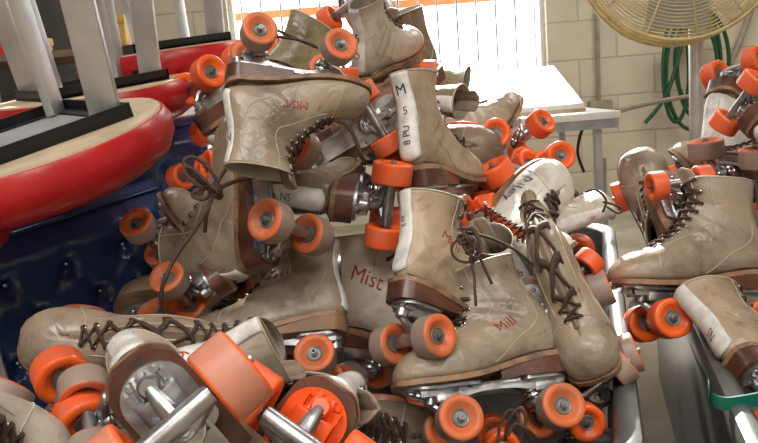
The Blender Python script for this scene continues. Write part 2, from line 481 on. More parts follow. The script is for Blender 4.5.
def bow_mesh(seed):
    rr = random.Random(seed); bm = bmesh.new(); o = P(NS-.3, 0.0001, .008)
    for k in range(2):
        sg = 1 if k else -1
        c = [o, o+Vector((.02, sg*.02, .012)), o+Vector((.045+rr.uniform(-.01, .01), sg*.05, -.01)), o+Vector((.06, sg*.045, -.04+rr.uniform(-.01, .01))), o+Vector((.03, sg*.02, -.02)), o]
        tube(bm, spline(c, 34), .0022, 7, .7)
        t = [o, o+Vector((.02, sg*.015, -.01)), o+Vector((.04+rr.uniform(-.01, .015), sg*(.03+rr.uniform(-.01, .03)), -.05)), o+Vector((.05, sg*rr.uniform(.02, .07), -.085)), o+Vector((.07, sg*rr.uniform(.0, .06), -.11))]
        tube(bm, spline(t, 34), .0022, 7, .7)
    kn = [o+Vector((rr.uniform(-.006, .006), rr.uniform(-.007, .007), rr.uniform(-.005, .005))) for _ in range(9)]
    tube(bm, spline(kn, 50), .0025, 7)
    return finish(bm, 'lace_bow', 'lace_brown', 80)
BOWS = [bow_mesh(i) for i in range(3)]
# white strip up the back of the boot: u = distance from the top edge
def bpos(u, y, off):
    L = [0]; prev = P(NS, PI)
    global _BT
    if '_BT' not in globals():
        T = [(0, NS)]
        for i in range(1, 121):
            s = NS-(NS-10.95)*i/120; p = P(s, PI); T.append((T[-1][0]+(p-prev).length, s)); prev = p
        _BT = T
    T = _BT; u = max(0, min(T[-1][0]-1e-6, u))
    for a, b in zip(T, T[1:]):
        if u <= b[0]: s = a[1]+(b[1]-a[1])*(u-a[0])/(b[0]-a[0]+1e-12); break
    return P(s, ang_back(s, y), off)
bpos(0, .001, 0); STRIPL = _BT[-1][0]
def strip_mesh():
    bm = bmesh.new(); w = .0165; R = []
    for i in range(25):
        u = STRIPL*i/24; R.append([bm.verts.new(bpos(u, w*(-1+2*j/8)+1e-5, .0012)) for j in range(9)])
    for i in range(24):
        for j in range(8): bm.faces.new((R[i][j], R[i][j+1], R[i+1][j+1], R[i+1][j]))
    me = finish(bm, 'back_strip', 'strip_white'); o = ob('tmp', me); md = o.modifiers.new('s', 'SOLIDIFY'); md.thickness = .0012; md.offset = 1
    dg = bpy.context.evaluated_depsgraph_get(); m2 = bpy.data.meshes.new_from_object(o.evaluated_get(dg)); bpy.data.objects.remove(o)
    return m2
STRIP = strip_mesh()
def text_bm(body, size):
    cu = bpy.data.curves.new('t', 'FONT'); cu.body = body; cu.size = size; cu.align_x = 'CENTER'; cu.align_y = 'CENTER'; cu.resolution_u = 3
    o = ob('tmp', cu); dg = bpy.context.evaluated_depsgraph_get()
    me = bpy.data.meshes.new_from_object(o.evaluated_get(dg)); bpy.data.objects.remove(o)
    bm = bmesh.new(); bm.from_mesh(me)
    for _ in range(3):
        es = [e for e in bm.edges if e.calc_length() > .006]
        if not es: break
        bmesh.ops.subdivide_edges(bm, edges=es, cuts=1); bmesh.ops.triangulate(bm, faces=bm.faces)
    return bm
def strip_text(body, u, size, rot, mat):
    """letters lie on the strip; rot turns them about the strip"""
    bm = text_bm(body, size); c, s = math.cos(rot), math.sin(rot)
    # seen from behind, +y is left: text x -> -y
    for v in bm.verts:
        x, y = v.co.x*c-v.co.y*s, v.co.x*s+v.co.y*c
        v.co = bpos(u-y, -x+1e-5, .0031)
    return finish(bm, 'size_marking', mat, 80)
def side_text(body, x0, z0, size, rot, side, mat):
    bm = text_bm(body, size); c, s = math.cos(rot), math.sin(rot)
    for v in list(bm.verts):
        x, y = v.co.x*c-v.co.y*s, v.co.x*s+v.co.y*c
        X = x0 + (x if side < 0 else -x); Z = z0+y
        h = BVH.ray_cast(Vector((X, side*.2, Z)), Vector((0, -side, 0)))
        if h[0] is None: v.co = (X, side*.02, Z)
        else: v.co = h[0] + Vector((0, side*.0008, 0))
    return finish(bm, 'handwriting', mat, 80)
def scribble(seed, x0, z0, w, h, side, n=7):
    rr = random.Random(seed); bm = bmesh.new()
    for k in range(n):
        x = x0 - side*(-w/2+w*k/(n-1)); a = rr.uniform(-.5, .2)
        pts = []
        for t in [i/6 for i in range(7)]:
            X = x + (t-.5)*h*math.sin(a)+.002*math.sin(t*6+k); Z = z0+(t-.5)*h*rr.uniform(.75, 1.0)+rr.uniform(-.001, .001)
            q = BVH.ray_cast(Vector((X, side*.2, Z)), Vector((0, -side, 0)))
            if q[0] is not None: pts.append(q[0]+Vector((0, side*.0004, 0)))
        if len(pts) > 2: tube(bm, pts, .0016, 5, .5)
    return finish(bm, 'handwriting', 'scribble_red', 80)

def world_tube(parent, name, curves, r, mat, n=8, flat=.8):
    """tubes given in world points, stored in the parent's own frame"""
    Mi = mat_of(parent).inverted(); bm = bmesh.new()
    kk = [POSES[q][3] for q, o in SKATES.items() if o == parent][0]
    curves = [[CAM+(p-CAM)*kk for p in c] for c in curves]
    for c in curves: tube(bm, [Mi @ p for p in spline(c, max(12, len(c)*9))], r, n, flat)
    return ob(name, finish(bm, name, mat, 80), parent)
def mat_of(o):
    return Matrix.LocRotScale(o.location, o.rotation_quaternion if o.rotation_mode == 'QUATERNION' else o.rotation_euler, o.scale)

def bendf(p, b, sq):
    t = min(1, max(0, (p.z-.135-max(0, p.x)*.5)/.07)); w = t*t*(3-2*t); a = b*w
    dx, dz = p.x+.045, p.z-.14
    x = -.045+dx*math.cos(a)-dz*math.sin(a); z = .14+dx*math.sin(a)+dz*math.cos(a)
    t = min(1, max(0, (p.z-.16)/.11)); w = t*t*(3-2*t)
    return Vector((x+dx*sq*.35*w, p.y*(1-sq*w)+.012*sq*w*math.sin(p.z*60+b*9), z))
def soft(me, b, sq):
    m = me.copy()
    for v in m.vertices: v.co = bendf(v.co, b, sq)
    return m
POSES = {
 'A1': ([-0.1022, 1.0856, 0.9769], [0.9229, 0.379, -0.0682, 0.31, -0.8363, -0.4522, -0.2284, 0.3962, -0.8893], 0.75, 1.0, 0),
 'A2': ([-0.1706, 1.3695, 0.7894], [0.722, -0.5173, 0.4595, 0.3871, 0.8525, 0.3514, -0.5735, -0.0758, 0.8157], 0.925, 0.925, 0),
 'A3': ([0.0374, 1.6535, 0.8671], [0.5135, -0.8578, -0.0217, 0.7568, 0.4647, -0.4597, 0.4044, 0.2196, 0.8878], 0.9064, 1.03, 0),
 'A4': ([0.1285, 1.8432, 0.7965], [-0.5593, 0.7987, -0.2219, -0.7653, -0.6004, -0.2321, -0.3186, 0.04, 0.947], 1.0, 1.0, 0),
 'A5': ([-0.0367, 2.0456, 0.8836], [-0.3536, 0.1313, 0.9261, -0.8216, 0.4297, -0.3746, -0.4472, -0.8934, -0.044], 1.075, 1.075, 0),
 'A6': ([0.3449, 1.684, 0.7019], [0.3867, -0.5229, -0.7596, 0.7578, 0.6496, -0.0614, 0.5256, -0.5519, 0.6474], 1.0, 1.0, 0),
 'A7': ([0.3016, 1.7923, 0.7635], [-0.7531, -0.0185, -0.6576, 0.1753, 0.9578, -0.2277, 0.6341, -0.2867, -0.7181], 1.045, 1.045, 0),
 'A8': ([0.1042, 1.5916, 0.7418], [0.9877, 0.1185, -0.1018, -0.1312, 0.2759, -0.9522, -0.0847, 0.9539, 0.288], 1.04, 1.0, 60),
 'A9': ([0.1157, 1.253, 0.6439], [0.4246, -0.9013, -0.0859, 0.8944, 0.4029, 0.1941, -0.1403, -0.1592, 0.9772], 1.0, 1.0, 0),
 'A10': ([-0.0595, 1.255, 0.8153], [0.8935, 0.4488, 0.0137, 0.0232, -0.0767, 0.9968, 0.4484, -0.8903, -0.0789], 0.95, 1.0, 0),
 'A11': ([0.051, 1.2334, 0.7141], [0.0549, -0.1957, -0.9791, 0.9984, 0.0241, 0.0512, 0.0135, -0.9804, 0.1967], 1.0, 1.0, 0),
 'A12': ([-0.1032, 1.0809, 0.7798], [-0.0862, 0.4962, -0.8639, 0.496, 0.7734, 0.3947, 0.8641, -0.3945, -0.3127], 0.95, 1.0, 0),
 'A13': ([-0.3526, 1.1314, 0.6409], [-0.4846, -0.1525, 0.8613, 0.6746, -0.692, 0.257, 0.5568, 0.7056, 0.4383], 0.84, 1.0, 0),
 'A15': ([-0.2933, 1.5064, 0.9899], [0.6183, 0.6388, 0.458, 0.6875, -0.7219, 0.0788, 0.381, 0.2661, -0.8855], 1.0, 1.0, 0),
 'A16': ([-0.3497, 1.5335, 0.8258], [-0.2828, -0.8115, 0.5114, -0.7161, 0.5333, 0.4503, -0.6382, -0.2389, -0.7319], 0.8627, 1.015, 0),
 'A17': ([-0.3732, 1.048, 0.5362], [-0.8996, -0.0827, 0.4289, -0.3229, -0.5352, -0.7805, 0.2941, -0.8406, 0.4548], 0.955, 0.955, 50),
 'A18': ([-0.2668, 1.1578, 0.4982], [-0.988, 0.1226, -0.094, -0.147, -0.5595, 0.8157, 0.0474, 0.8197, 0.5708], 1.12, 1.0, 0),
 'A19': ([-0.1939, 1.1439, 0.5877], [0.6512, -0.4716, -0.5946, -0.461, -0.8682, 0.1837, -0.6029, 0.1545, -0.7827], 1.0, 1.0, 0),
 'A20': ([-0.1649, 1.0327, 0.4808], [-0.9982, -0.0605, 0.0006, 0.0436, -0.7125, 0.7004, -0.0419, 0.6991, 0.7138], 0.92, 1.0, 0),
 'A21': ([0.0123, 1.1746, 0.3959], [0.8488, 0.5258, 0.0556, -0.5281, 0.8385, 0.1343, 0.024, -0.1433, 0.9894], 1.0, 1.0, 0),
 'A22': ([0.0692, 0.9403, 0.5277], [0.7576, -0.6205, 0.2025, 0.4404, 0.715, 0.543, -0.4817, -0.3222, 0.815], 0.8595, 0.955, 0),
 'A23': ([0.1377, 0.8821, 0.4553], [-0.9834, 0.1695, -0.0648, -0.1773, -0.8212, 0.5424, 0.0387, 0.5449, 0.8376], 0.87, 0.87, -22),
 'A24': ([0.29, 1.0511, 0.5162], [0.0077, 0.9184, -0.3957, -0.8758, -0.1848, -0.4459, -0.4826, 0.3499, 0.8029], 0.861, 1.025, 85),
 'A25': ([0.2496, 1.1524, 0.4944], [-0.2351, -0.8465, -0.4777, 0.9691, -0.1664, -0.182, 0.0746, -0.5058, 0.8595], 0.78, 1.0, 0),
 'A26': ([0.2841, 1.129, 0.5644], [0.1682, 0.7441, -0.6465, -0.9192, 0.3553, 0.1698, 0.356, 0.5657, 0.7438], 0.7, 1.0, 0),
 'A27': ([0.164, 1.3908, 0.6397], [0.7942, -0.4439, 0.4151, 0.4086, -0.1155, -0.9054, 0.4498, 0.8886, 0.0896], 1.08, 1.0, 62),
 'A28': ([0.1826, 1.352, 0.6357], [-0.1299, -0.12, 0.9842, 0.9824, -0.1498, 0.1114, 0.1341, 0.9814, 0.1374], 0.812, 1.015, 0),
 'B1': ([0.6164, 1.644, 0.5497], [-0.1799, -0.9275, -0.3276, 0.3321, 0.2562, -0.9078, 0.9259, -0.2721, 0.262], 1.075, 1.075, 0),
 'B2': ([0.4817, 1.1068, 0.479], [-0.9922, 0.0831, 0.0933, -0.0419, -0.9248, 0.3781, 0.1177, 0.3712, 0.921], 0.94, 0.94, 0),
 'B3': ([0.5512, 0.8587, 0.4404], [0.9274, -0.3659, -0.0773, 0.2081, 0.3331, 0.9196, -0.3108, -0.869, 0.3851], 0.97, 0.97, 0),
 'B4': ([0.871, 1.7188, 0.8629], [0.7655, 0.4829, -0.4253, 0.2685, -0.8404, -0.4709, -0.5848, 0.2463, -0.7729], 1.015, 1.015, 0),
 'B5': ([0.6639, 1.3323, 0.8307], [0.8793, 0.3887, 0.2752, 0.4409, -0.4459, -0.779, -0.18, 0.8063, -0.5635], 0.799, 0.94, 0),
 'B6': ([0.598, 1.327, 0.6856], [0.1602, 0.0866, 0.9833, -0.9867, 0.0403, 0.1573, -0.0261, -0.9954, 0.0919], 1.015, 1.015, 0),
 'B7': ([0.6432, 1.5311, 0.5814], [-0.7673, -0.0163, 0.6411, -0.1085, -0.982, -0.1548, 0.632, -0.1884, 0.7517], 0.8865, 0.985, 0),
 'B8': ([0.5229, 1.2226, 0.6702], [-0.0775, 0.997, -0.0088, 0.6686, 0.0585, 0.7413, 0.7396, 0.0516, -0.6711], 0.8, 1.0, 0),
 'C1': ([-0.111, 0.4998, 0.6152], [0.4994, -0.7706, -0.396, 0.1105, -0.3968, 0.9113, -0.8593, -0.4988, -0.113], 1.0, 1.0, 0),
 'C2': ([-0.3353, 0.7736, 0.5276], [0.1062, -0.3377, 0.9352, 0.5676, 0.7929, 0.2218, -0.8165, 0.5072, 0.2759], 0.85, 1.0, 0),
 'C3': ([-0.1366, 0.5769, 0.5542], [-0.6112, -0.79, 0.0487, -0.2376, 0.2418, 0.9408, -0.755, 0.5634, -0.3355], 1.12, 1.0, 0),
 'C4': ([-0.4109, 0.7614, 0.6183], [-0.8296, -0.5417, -0.1357, -0.5584, 0.8066, 0.1938, 0.0045, 0.2366, -0.9716], 1.0, 1.0, 0),
 'C5': ([-0.5071, 0.7321, 0.6141], [0.6312, 0.3576, 0.6882, 0.3834, 0.6275, -0.6777, -0.6742, 0.6916, 0.259], 1.0, 1.0, 0),
 'C6': ([-0.1156, 1.0867, 0.3721], [0.9541, 0.1658, 0.2493, 0.1113, 0.5767, -0.8093, -0.2779, 0.8, 0.5318], 1.11, 1.11, 0),
 'C7': ([0.1782, 0.9391, 0.4674], [0.9743, 0.0, 0.2254, 0.0391, -0.9848, -0.1692, 0.222, 0.1736, -0.9595], 0.75, 1.0, 0),
 'C8': ([0.2604, 1.6341, 0.6693], [0.8452, 0.4264, -0.3222, 0.4145, -0.9036, -0.1084, -0.3374, -0.0419, -0.9404], 0.999, 1.11, 0),
 'C9': ([-0.0509, 1.552, 0.8835], [0.3814, 0.0678, 0.9219, 0.9239, -0.0621, -0.3777, 0.0317, 0.9958, -0.0863], 0.94, 0.94, 0),
 'C10': ([0.0669, 1.5662, 0.8899], [0.1325, 0.9895, 0.0579, 0.7298, -0.137, 0.6698, 0.6707, -0.0465, -0.7403], 1.0, 1.0, 0),
 'C11': ([-0.0207, 1.7821, 1.0239], [0.4378, -0.8055, 0.3993, -0.1561, 0.3693, 0.9161, -0.8854, -0.4634, 0.0359], 1.0, 1.0, 0),
 'C12': ([0.2322, 0.9257, 0.5472], [-0.5295, 0.8192, 0.2204, 0.3676, -0.0125, 0.9299, 0.7645, 0.5734, -0.2945], 0.75, 1.0, 0),
 'C13': ([0.3201, 1.3518, 0.6359], [0.6494, -0.386, -0.6551, -0.132, -0.9057, 0.4028, -0.7489, -0.1751, -0.6392], 0.999, 1.11, 0),
 'C14': ([0.3037, 1.5366, 0.7821], [0.9178, 0.0995, -0.3845, -0.0053, -0.965, -0.2623, -0.3971, 0.2428, -0.8851], 0.9135, 1.015, 0),
 'C15': ([-0.2226, 1.2928, 0.7218], [-0.0364, 0.8043, -0.5931, 0.4895, 0.5317, 0.6911, 0.8712, -0.2652, -0.4131], 0.927, 1.03, 0),
}
SKATES = {}
GL, GR = 'roller skates heaped in the left bin', 'roller skates heaped in the right bin'
def make_skate(key, label, tint='taupe', wheels='worn', strip=True, marks=(), side=None, lace='full', bow=None, orange=False, tongue=None, heel=None, group=GL):
    t, R, sc, kk, bb = POSES[key]; bb = math.radians(bb)+random.uniform(-.09, .09); sq = random.uniform(.12, .42)
    S_ = lambda m: soft(m, bb, sq)
    q = Matrix((R[0:3], R[3:6], R[6:9])).to_quaternion()
    e = empty('roller_skate', t, q, sc); tag(e, label, 'roller skate', group); SKATES[key] = e
    col = dict(taupe=(.335, .270, .205), brown=(.25, .185, .13), tan=(.43, .335, .245), grey=(.36, .33, .29), pale=(.56, .51, .44), white=(.70, .68, .64), olive=(.27, .23, .14))[tint]
    k = random.uniform(.93, 1.07); col = (*[c*k for c in col], 1)
    b = ob('boot', S_(BOOT), e); b.color = col
    ob('insole', INSOLE, e)
    tg = ob('tongue', S_(TONGUE), e, mat=tongue)
    ob('collar_piping', S_(PIPING), e); ob('stitching', S_(STITCH), e)
    ob('sole', SOLE, e); ob('heel', HEEL, e, mat=heel)
    for p, n in EYE:
        p2 = bendf(p, bb, sq); n2 = (bendf(p+n*.004, bb, sq)-p2).normalized(); y = ob('eyelet', EYELET, e, p2); y.rotation_mode = 'QUATERNION'; y.rotation_quaternion = n2.to_track_quat('Z', 'Y')
    if lace: ob('lace', S_(LACE if lace == 'full' else LACEL), e)
    if bow is not None: ob('lace_bow', S_(BOWS[bow]), e)
    if strip:
        s = ob('back_strip', S_(STRIP), e)
        for mk in marks: ob('size_marking', S_(strip_text(*mk)), s)
    if side is not None:
        for me in side: ob('handwriting', S_(me), b)
    pl = ob('plate', PLATE, e, mat='orange_plastic' if orange else None)
    if orange: pl['label'] = 'orange plastic plate'
    tcol = dict(worn=(.33, .245, .205, 1), clean=(.88, .115, .02, 1), pink=(.62, .22, .14, 1), dull=(.42, .15, .09, 1))[wheels]
    for x, tr, cu in ((.078, TRUCKF, CUSHF), (-.070, TRUCKR, CUSHR)):
        T = ob('truck', tr, e, (x, 0, .0315)); ob('cushion', cu, T)
        for sy in (1, -1):
            w = ob('wheel', WHEEL, e, (x, sy*.050, .0315)); w.color = tcol
            if wheels in ('dull', 'worn'):
                w.material_slots[0].link = 'OBJECT'; w.material_slots[0].material = MATS['wheel_face_worn']; w.material_slots[1].link = 'DATA'
            ob('wheel_hub', HUBL if sy > 0 else HUBR, w)
    return e
RB, BK, FT = 'ink_red', 'ink_black', 'ink_faint'
HP = PI/2
sk = make_skate
sk('A1', 'taupe skate lying upside down at the top left, MIST in red on its side', 'taupe', 'worn', marks=[('N2', .05, .02, 0, BK)], side=[side_text('MIST', .005, .150, .021, 0, 1, 'scribble_red')])
sk('A2', 'olive skate behind the two top left wheels, its collar pointing up at the window', 'olive', 'worn', strip=False)
sk('A3', 'pale skate standing on top of the heap, 5 on its white back strip', 'pale', 'clean', marks=[('5', .065, .026, .1, BK), ('O', .10, .018, 0, FT)])
sk('A4', 'brown skate just behind the pale topmost one, tall collar against the window', 'brown', 'clean', strip=False)
sk('A5', 'olive skate at the back of the heap, collar pointing right below the window', 'olive', 'clean', strip=False)
sk('A6', 'skate at the upper right of the heap, toe up, two orange wheels facing right', 'taupe', 'clean')
sk('A7', 'buried skate below the white box, one orange wheel right of a rounded brown toe', 'brown', 'clean')
sk('A8', 'brown skate with its rounded toe pointing right, just behind the M 5 boot', 'brown', 'clean')
sk('A9', 'tan skate with M and 5 on its white back strip and a brown heel', 'tan', 'clean', marks=[('M', .028, .024, 0, BK), ('5', .062, .018, 0, RB), ('8 PU', .10, .015, HP, BK)], bow=None)
sk('A10', 'overturned skate whose metal plate faces the viewer, between the MIST and M 5 boots', 'brown', 'clean')
sk('A11', 'brown skate on its side, W 5 on its strip, orange wheels stacked at its right', 'brown', 'clean', marks=[('W', .020, .018, 0, BK), ('5', .056, .018, 0, RB), ('SN', .078, .015, HP, BK)])
sk('A12', 'taupe skate lying sideways, a big knotted dark lace hanging beside its collar', 'taupe', 'worn', marks=[('sss', .03, .016, HP, FT)], side=[scribble(3, -.04, .18, .03, .014, 1, 3)])
sk('A13', "skate against the navy booth, one worn wheel facing out at the heap's left edge", 'tan', 'worn', strip=False, bow=None)
sk('A15', 'skate at the top left with orange wheels next to the red stool seats', 'grey', 'clean')
sk('A16', 'skate under the upside-down MIST boot, orange wheels just above the knotted lace', 'grey', 'clean', strip=False)
sk('A17', 'long taupe skate at the lower left, rounded toe pointing left before the navy booth', 'taupe', 'dull')
sk('A18', 'skate whose brown toe points left at the booth, just above the long taupe one', 'taupe', 'worn')
sk('A19', 'skate under the knotted-lace boot, two worn wheels side by side above the tan-heeled boot', 'grey', 'worn')
sk('A20', 'big taupe skate left of centre with a tan heel block, toe pointing down left', 'taupe', 'worn', heel='heel_tan', lace='loose', side=[scribble(5, -.01, .20, .03, .012, 1, 4)])
sk('A21', 'pale skate left of centre with Mist in large red letters on its side', 'pale', 'worn', strip=False, side=[side_text('Mist', -.04, .20, .036, -.3, -1, 'scribble_red')])
sk('A22', 'tan skate in the centre seen from behind, tangled dark lace at its front', 'tan', 'worn', marks=[('|| N', .05, .012, HP, FT)], side=[side_text('Milli', -.035, .195, .024, -.5, -1, 'scribble_red')])
sk('A23', 'large taupe skate at the bottom centre in side view, Mill in red, toe left', 'taupe', 'worn', strip=False, side=[side_text('Mill', -.025, .165, .024, .25, 1, 'scribble_red')])
sk('A24', 'laced taupe skate right of centre seen from above, rounded toe pointing down', 'taupe', 'worn', strip=False)
sk('A25', 'grey skate seen from behind, red 6 on its strip, right of the tangled lace', 'grey', 'worn', lace='loose', marks=[('6', .055, .024, 0, RB), ('s', .085, .014, 0, RB)])
sk('A26', 'small pale skate with a bright orange tongue in the middle of the heap', 'white', 'clean', strip=False, tongue='tongue_orange')
sk('A27', 'white skate at the right of the heap with Riley written on its side', 'white', 'clean', strip=False, side=[side_text('Riley', .045, .125, .030, 0, 1, 'ink_faint')])
sk('A28', 'pale skate at the right of the heap, two red bars on its white strip', 'pale', 'clean', marks=[('II', .05, .018, 0, RB)])
sk('B1', 'taupe skate standing toe up in the right bin, sunlit toe near the wall', 'taupe', 'clean', strip=False, group=GR)
sk('B2', 'big laced taupe skate in side view at the right edge, toe pointing left', 'taupe', 'clean', strip=False, group=GR)
sk('B3', 'tan skate with a wide white strip and brown heel, above the teal band', 'tan', 'clean', marks=[('NS', .10, .018, HP, FT)], group=GR)
sk('B4', 'overturned skate at the top of the right heap, highest orange wheels by the fan pole', 'white', 'clean', group=GR)
sk('B5', 'pale skate at the right edge, orange wheels just below the topmost pair', 'grey', 'clean', group=GR)
sk('B6', 'overturned skate at the right edge with worn grey wheels above the big laced boot', 'tan', 'worn', group=GR)
sk('B7', 'small tan skate behind the worn grey wheels in the right bin', 'tan', 'clean', group=GR)
sk('B8', 'overturned skate between the toe-up boot and the big laced one, orange wheels up', 'brown', 'clean', group=GR)
sk('C1', 'nearest skate at the bottom left, underside up, brown heel ring, big pinkish wheels', 'pale', 'pink')
sk('C2', 'cream skate at the lower left, open collar pointing right behind the nearest wheel', 'pale', 'worn', marks=[('6', .10, .022, 0, RB)])
sk('C3', 'skate with a bright orange plastic plate at the bottom, left of centre', 'pale', 'clean', orange=True)
sk('C4', "overturned skate at the lower left, orange wheels under the long taupe boot's toe", 'brown', 'clean')
sk('C5', 'pale skate in the bottom left corner with dark laces facing up', 'pale', 'worn')
sk('C6', 'taupe skate at the bottom edge, left of centre, between orange plate and side-view boot', 'taupe', 'dull')
sk('C7', 'skate low in the left bin by its near right corner, one orange wheel outward', 'grey', 'clean')
sk('C8', "skate buried in the heap's middle, pinkish wheels above the tangled lace", 'brown', 'pink')
sk('C9', 'brown skate near the heap top behind the M boot, collar opening pointing right', 'brown', 'clean', marks=[('L', .03, .02, 0, BK)])
sk('C10', 'skate under the pale topmost boot, orange wheels between it and the M boot', 'brown', 'clean')
sk('C11', 'grey skate at the very back of the heap top, wheel against the window', 'grey', 'clean')
sk('C12', 'skate wedged beneath the downward toe of the laced boot at the bin wall', 'grey', 'worn')
sk('C13', "brown skate beside the Riley boot's left edge, one orange wheel turned outward", 'brown', 'clean', strip=False)
sk('C14', 'brown skate behind the Riley boot, one orange wheel peeping over its toe', 'brown', 'clean', strip=False)
sk('C15', 'skate seen through the loops of the knotted lace, one pinkish wheel', 'brown', 'pink', strip=False)


# ------------------------------------------------------------ laces hanging loose from particular boots
def atd(px, py, d):
    v = RC @ Vector(((px - W/2)/F, -(py - H/2)/F, -1)); return CAM + v*d
def px_curve(pts): return [atd(*p) for p in pts]
world_tube(SKATES['A12'], 'lace_bow', [px_curve(c) for c in [
    [(214, 190, 1.02), (196, 178, 1.0), (184, 163, 1.0), (192, 157, 1.0), (206, 165, 1.0), (217, 182, 1.0), (214, 192, 1.0)],
    [(213, 190, 1.01), (199, 186, .99), (187, 175, .99), (186, 167, .99), (196, 172, .99), (210, 186, .99), (216, 195, 1.0)],
    [(214, 190, 1.01), (204, 199, .99), (193, 196, .99), (197, 190, .99), (210, 188, 1.0)],
    [(215, 188, 1.0), (221, 176, 1.0), (232, 161, 1.03)], [(215, 190, 1.0), (236, 181, 1.02), (262, 176, 1.06)],
    [(214, 190, 1.01), (208, 208, .98), (193, 232, .97), (176, 256, .96), (163, 285, .95), (161, 312, .97)],
    [(215, 190, 1.01), (207, 213, .99), (205, 232, 1.0)]]], .0030, 'lace_brown')
world_tube(SKATES['A12'], 'lace_knot', [[atd(214+random.uniform(-7, 7), 190+random.uniform(-7, 7), 1.0+random.uniform(-.01, .01)) for _ in range(14)]], .004, 'lace_brown')
world_tube(SKATES['A22'], 'lace_bow', [px_curve(c) for c in [
    [(463, 236, 1.03), (452, 246, 1.02), (455, 258, 1.02), (468, 262, 1.02), (478, 250, 1.03), (470, 236, 1.04)],
    [(462, 238, 1.03), (470, 228, 1.03), (478, 236, 1.03), (480, 252, 1.02), (472, 264, 1.02)],
    [(460, 240, 1.02), (466, 250, 1.01), (475, 258, 1.01), (481, 250, 1.02), (474, 232, 1.03), (462, 228, 1.03)],
    [(470, 258, 1.02), (474, 275, 1.0), (475, 292, .99), (476, 306, .99)],
    [(474, 240, 1.03), (482, 262, 1.02), (492, 284, 1.02)],
    [(464, 232, 1.04), (490, 238, 1.03), (515, 250, 1.03), (534, 266, 1.04)]]], .0026, 'lace_brown')
world_tube(SKATES['A22'], 'lace_knot', [[atd(465+random.uniform(-9, 9), 245+random.uniform(-10, 10), 1.02+random.uniform(-.01, .01)) for _ in range(22)]], .0034, 'lace_brown')
world_tube(SKATES['A28'], 'lace_bow', [px_curve(c) for c in [
    [(586, 192, 1.3), (596, 190, 1.28), (606, 200, 1.27), (603, 212, 1.28)],
    [(603, 202, 1.28), (612, 204, 1.27), (622, 209, 1.27), (618, 213, 1.27), (607, 207, 1.28)]]], .0028, 'lace_brown')
world_tube(SKATES['A23'], 'lace_bow', [px_curve(c) for c in [
    [(498, 443, .95), (500, 425, .95), (508, 411, .95), (517, 414, .95), (518, 434, .95)],
    [(505, 440, .96), (509, 420, .95), (520, 408, .95), (526, 420, .95), (520, 440, .95)],
    [(508, 436, .94), (515, 424, .94), (528, 430, .94), (537, 438, .95)]]], .0026, 'lace_brown')
world_tube(SKATES['A2'], 'lace_bow', [px_curve(c) for c in [[(270, 27, 1.3), (290, 36, 1.29), (318, 48, 1.3)], [(270, 36, 1.3), (294, 39, 1.29), (316, 46, 1.3)],
    [(262, 60, 1.3), (280, 62, 1.28), (300, 71, 1.28)]]], .0028, 'lace_brown')
world_tube(SKATES['A10'], 'lace_bow', [px_curve(c) for c in [[(318, 118, 1.28), (340, 121, 1.27), (352, 132, 1.26), (360, 152, 1.25), (366, 165, 1.26)]]], .0038, 'lace_brown')

# ------------------------------------------------------------ the grey bins
def tub(name, label, corner, d, length, width, rimz, left=True, handle=False):
    """corner = near end of a long rim; d = unit direction along it; the tub lies to the left or right of it"""
    d = Vector((d[0], d[1], 0)).normalized(); n = Vector((-d.y, d.x, 0))*(1 if left else -1)
    o = empty(name, (corner[0], corner[1], 0)); bm = bmesh.new(); rings = []
    def ring(inset, z, r):
        pts = []; cs = [(inset, inset), (inset, length-inset), (width-inset, length-inset), (width-inset, inset)]
        r = max(.004, r)
        cen = [(inset+r, inset+r), (inset+r, length-inset-r), (width-inset-r, length-inset-r), (width-inset-r, inset+r)]
        for k, (cx, cy) in enumerate(cen):
            for j in range(7):
                a = PI*1.5 - PI/2*k - PI/2*j/6
                pts.append(bm.verts.new(n*(cx+math.cos(a)*r) + d*(cy+math.sin(a)*r) + Vector((0, 0, z))))
        # order: corners run near-left, far-left, far-right, near-right
        return pts
    def ring2(inset, z, r):
        w0, l0 = inset, inset; pts = []
        for cx, cy, a0 in ((width-inset-r, length-inset-r, 0), (inset+r, length-inset-r, PI/2), (inset+r, inset+r, PI), (width-inset-r, inset+r, 1.5*PI)):
            for j in range(7):
                a = a0+PI/2*j/6; pts.append(bm.verts.new(n*(cx+math.cos(a)*r)+d*(cy+math.sin(a)*r)+Vector((0, 0, z))))
        return pts
    t = .006; q = .10
    prof = [(.055, .02), (.045, .0), (.030, rimz-.09), (.026, rimz-.06), (.024, rimz-.055), (.006, rimz-.050), (.0, rimz-.042), (.0, rimz-.014), (.004, rimz-.004), (.012, rimz), (.022, rimz-.002), (.030, rimz-.010), (.034, rimz-.05), (.052, .035), (.075, .025)]
    prof = [(.09, .0)] + prof[1:] 
    for ins, z in prof: rings.append(ring2(ins, z, q))
    m = len(rings[0])
    for A, B in zip(rings, rings[1:]):
        for k in range(m): bm.faces.new((A[k], A[(k+1) % m], B[(k+1) % m], B[k]))
    bm.faces.new(rings[0]); bm.faces.new(rings[-1][::-1])
    ob('tub_shell', finish(bm, 'tub_shell', 'bin_plastic', 40), o)
    tag(o, label, 'bin', 'large grey plastic bins')
    return o, d, n
b1, d1, n1 = tub('storage_bin', 'large grey plastic bin heaped with skates, left of the floor gap', (.243, .672), (.279, .96), 1.36, .66, .505)
b2, d2, n2 = tub('storage_bin', 'grey plastic bin at the right edge with a teal handle inside', (.281, .44), (.264, .965), 1.88, .70, .505, left=False)
b3, d3, n3 = tub('storage_bin', 'grey plastic bin under the skates in the lower left corner', (-.07, .20), (.0, 1), .50, .60, .40)

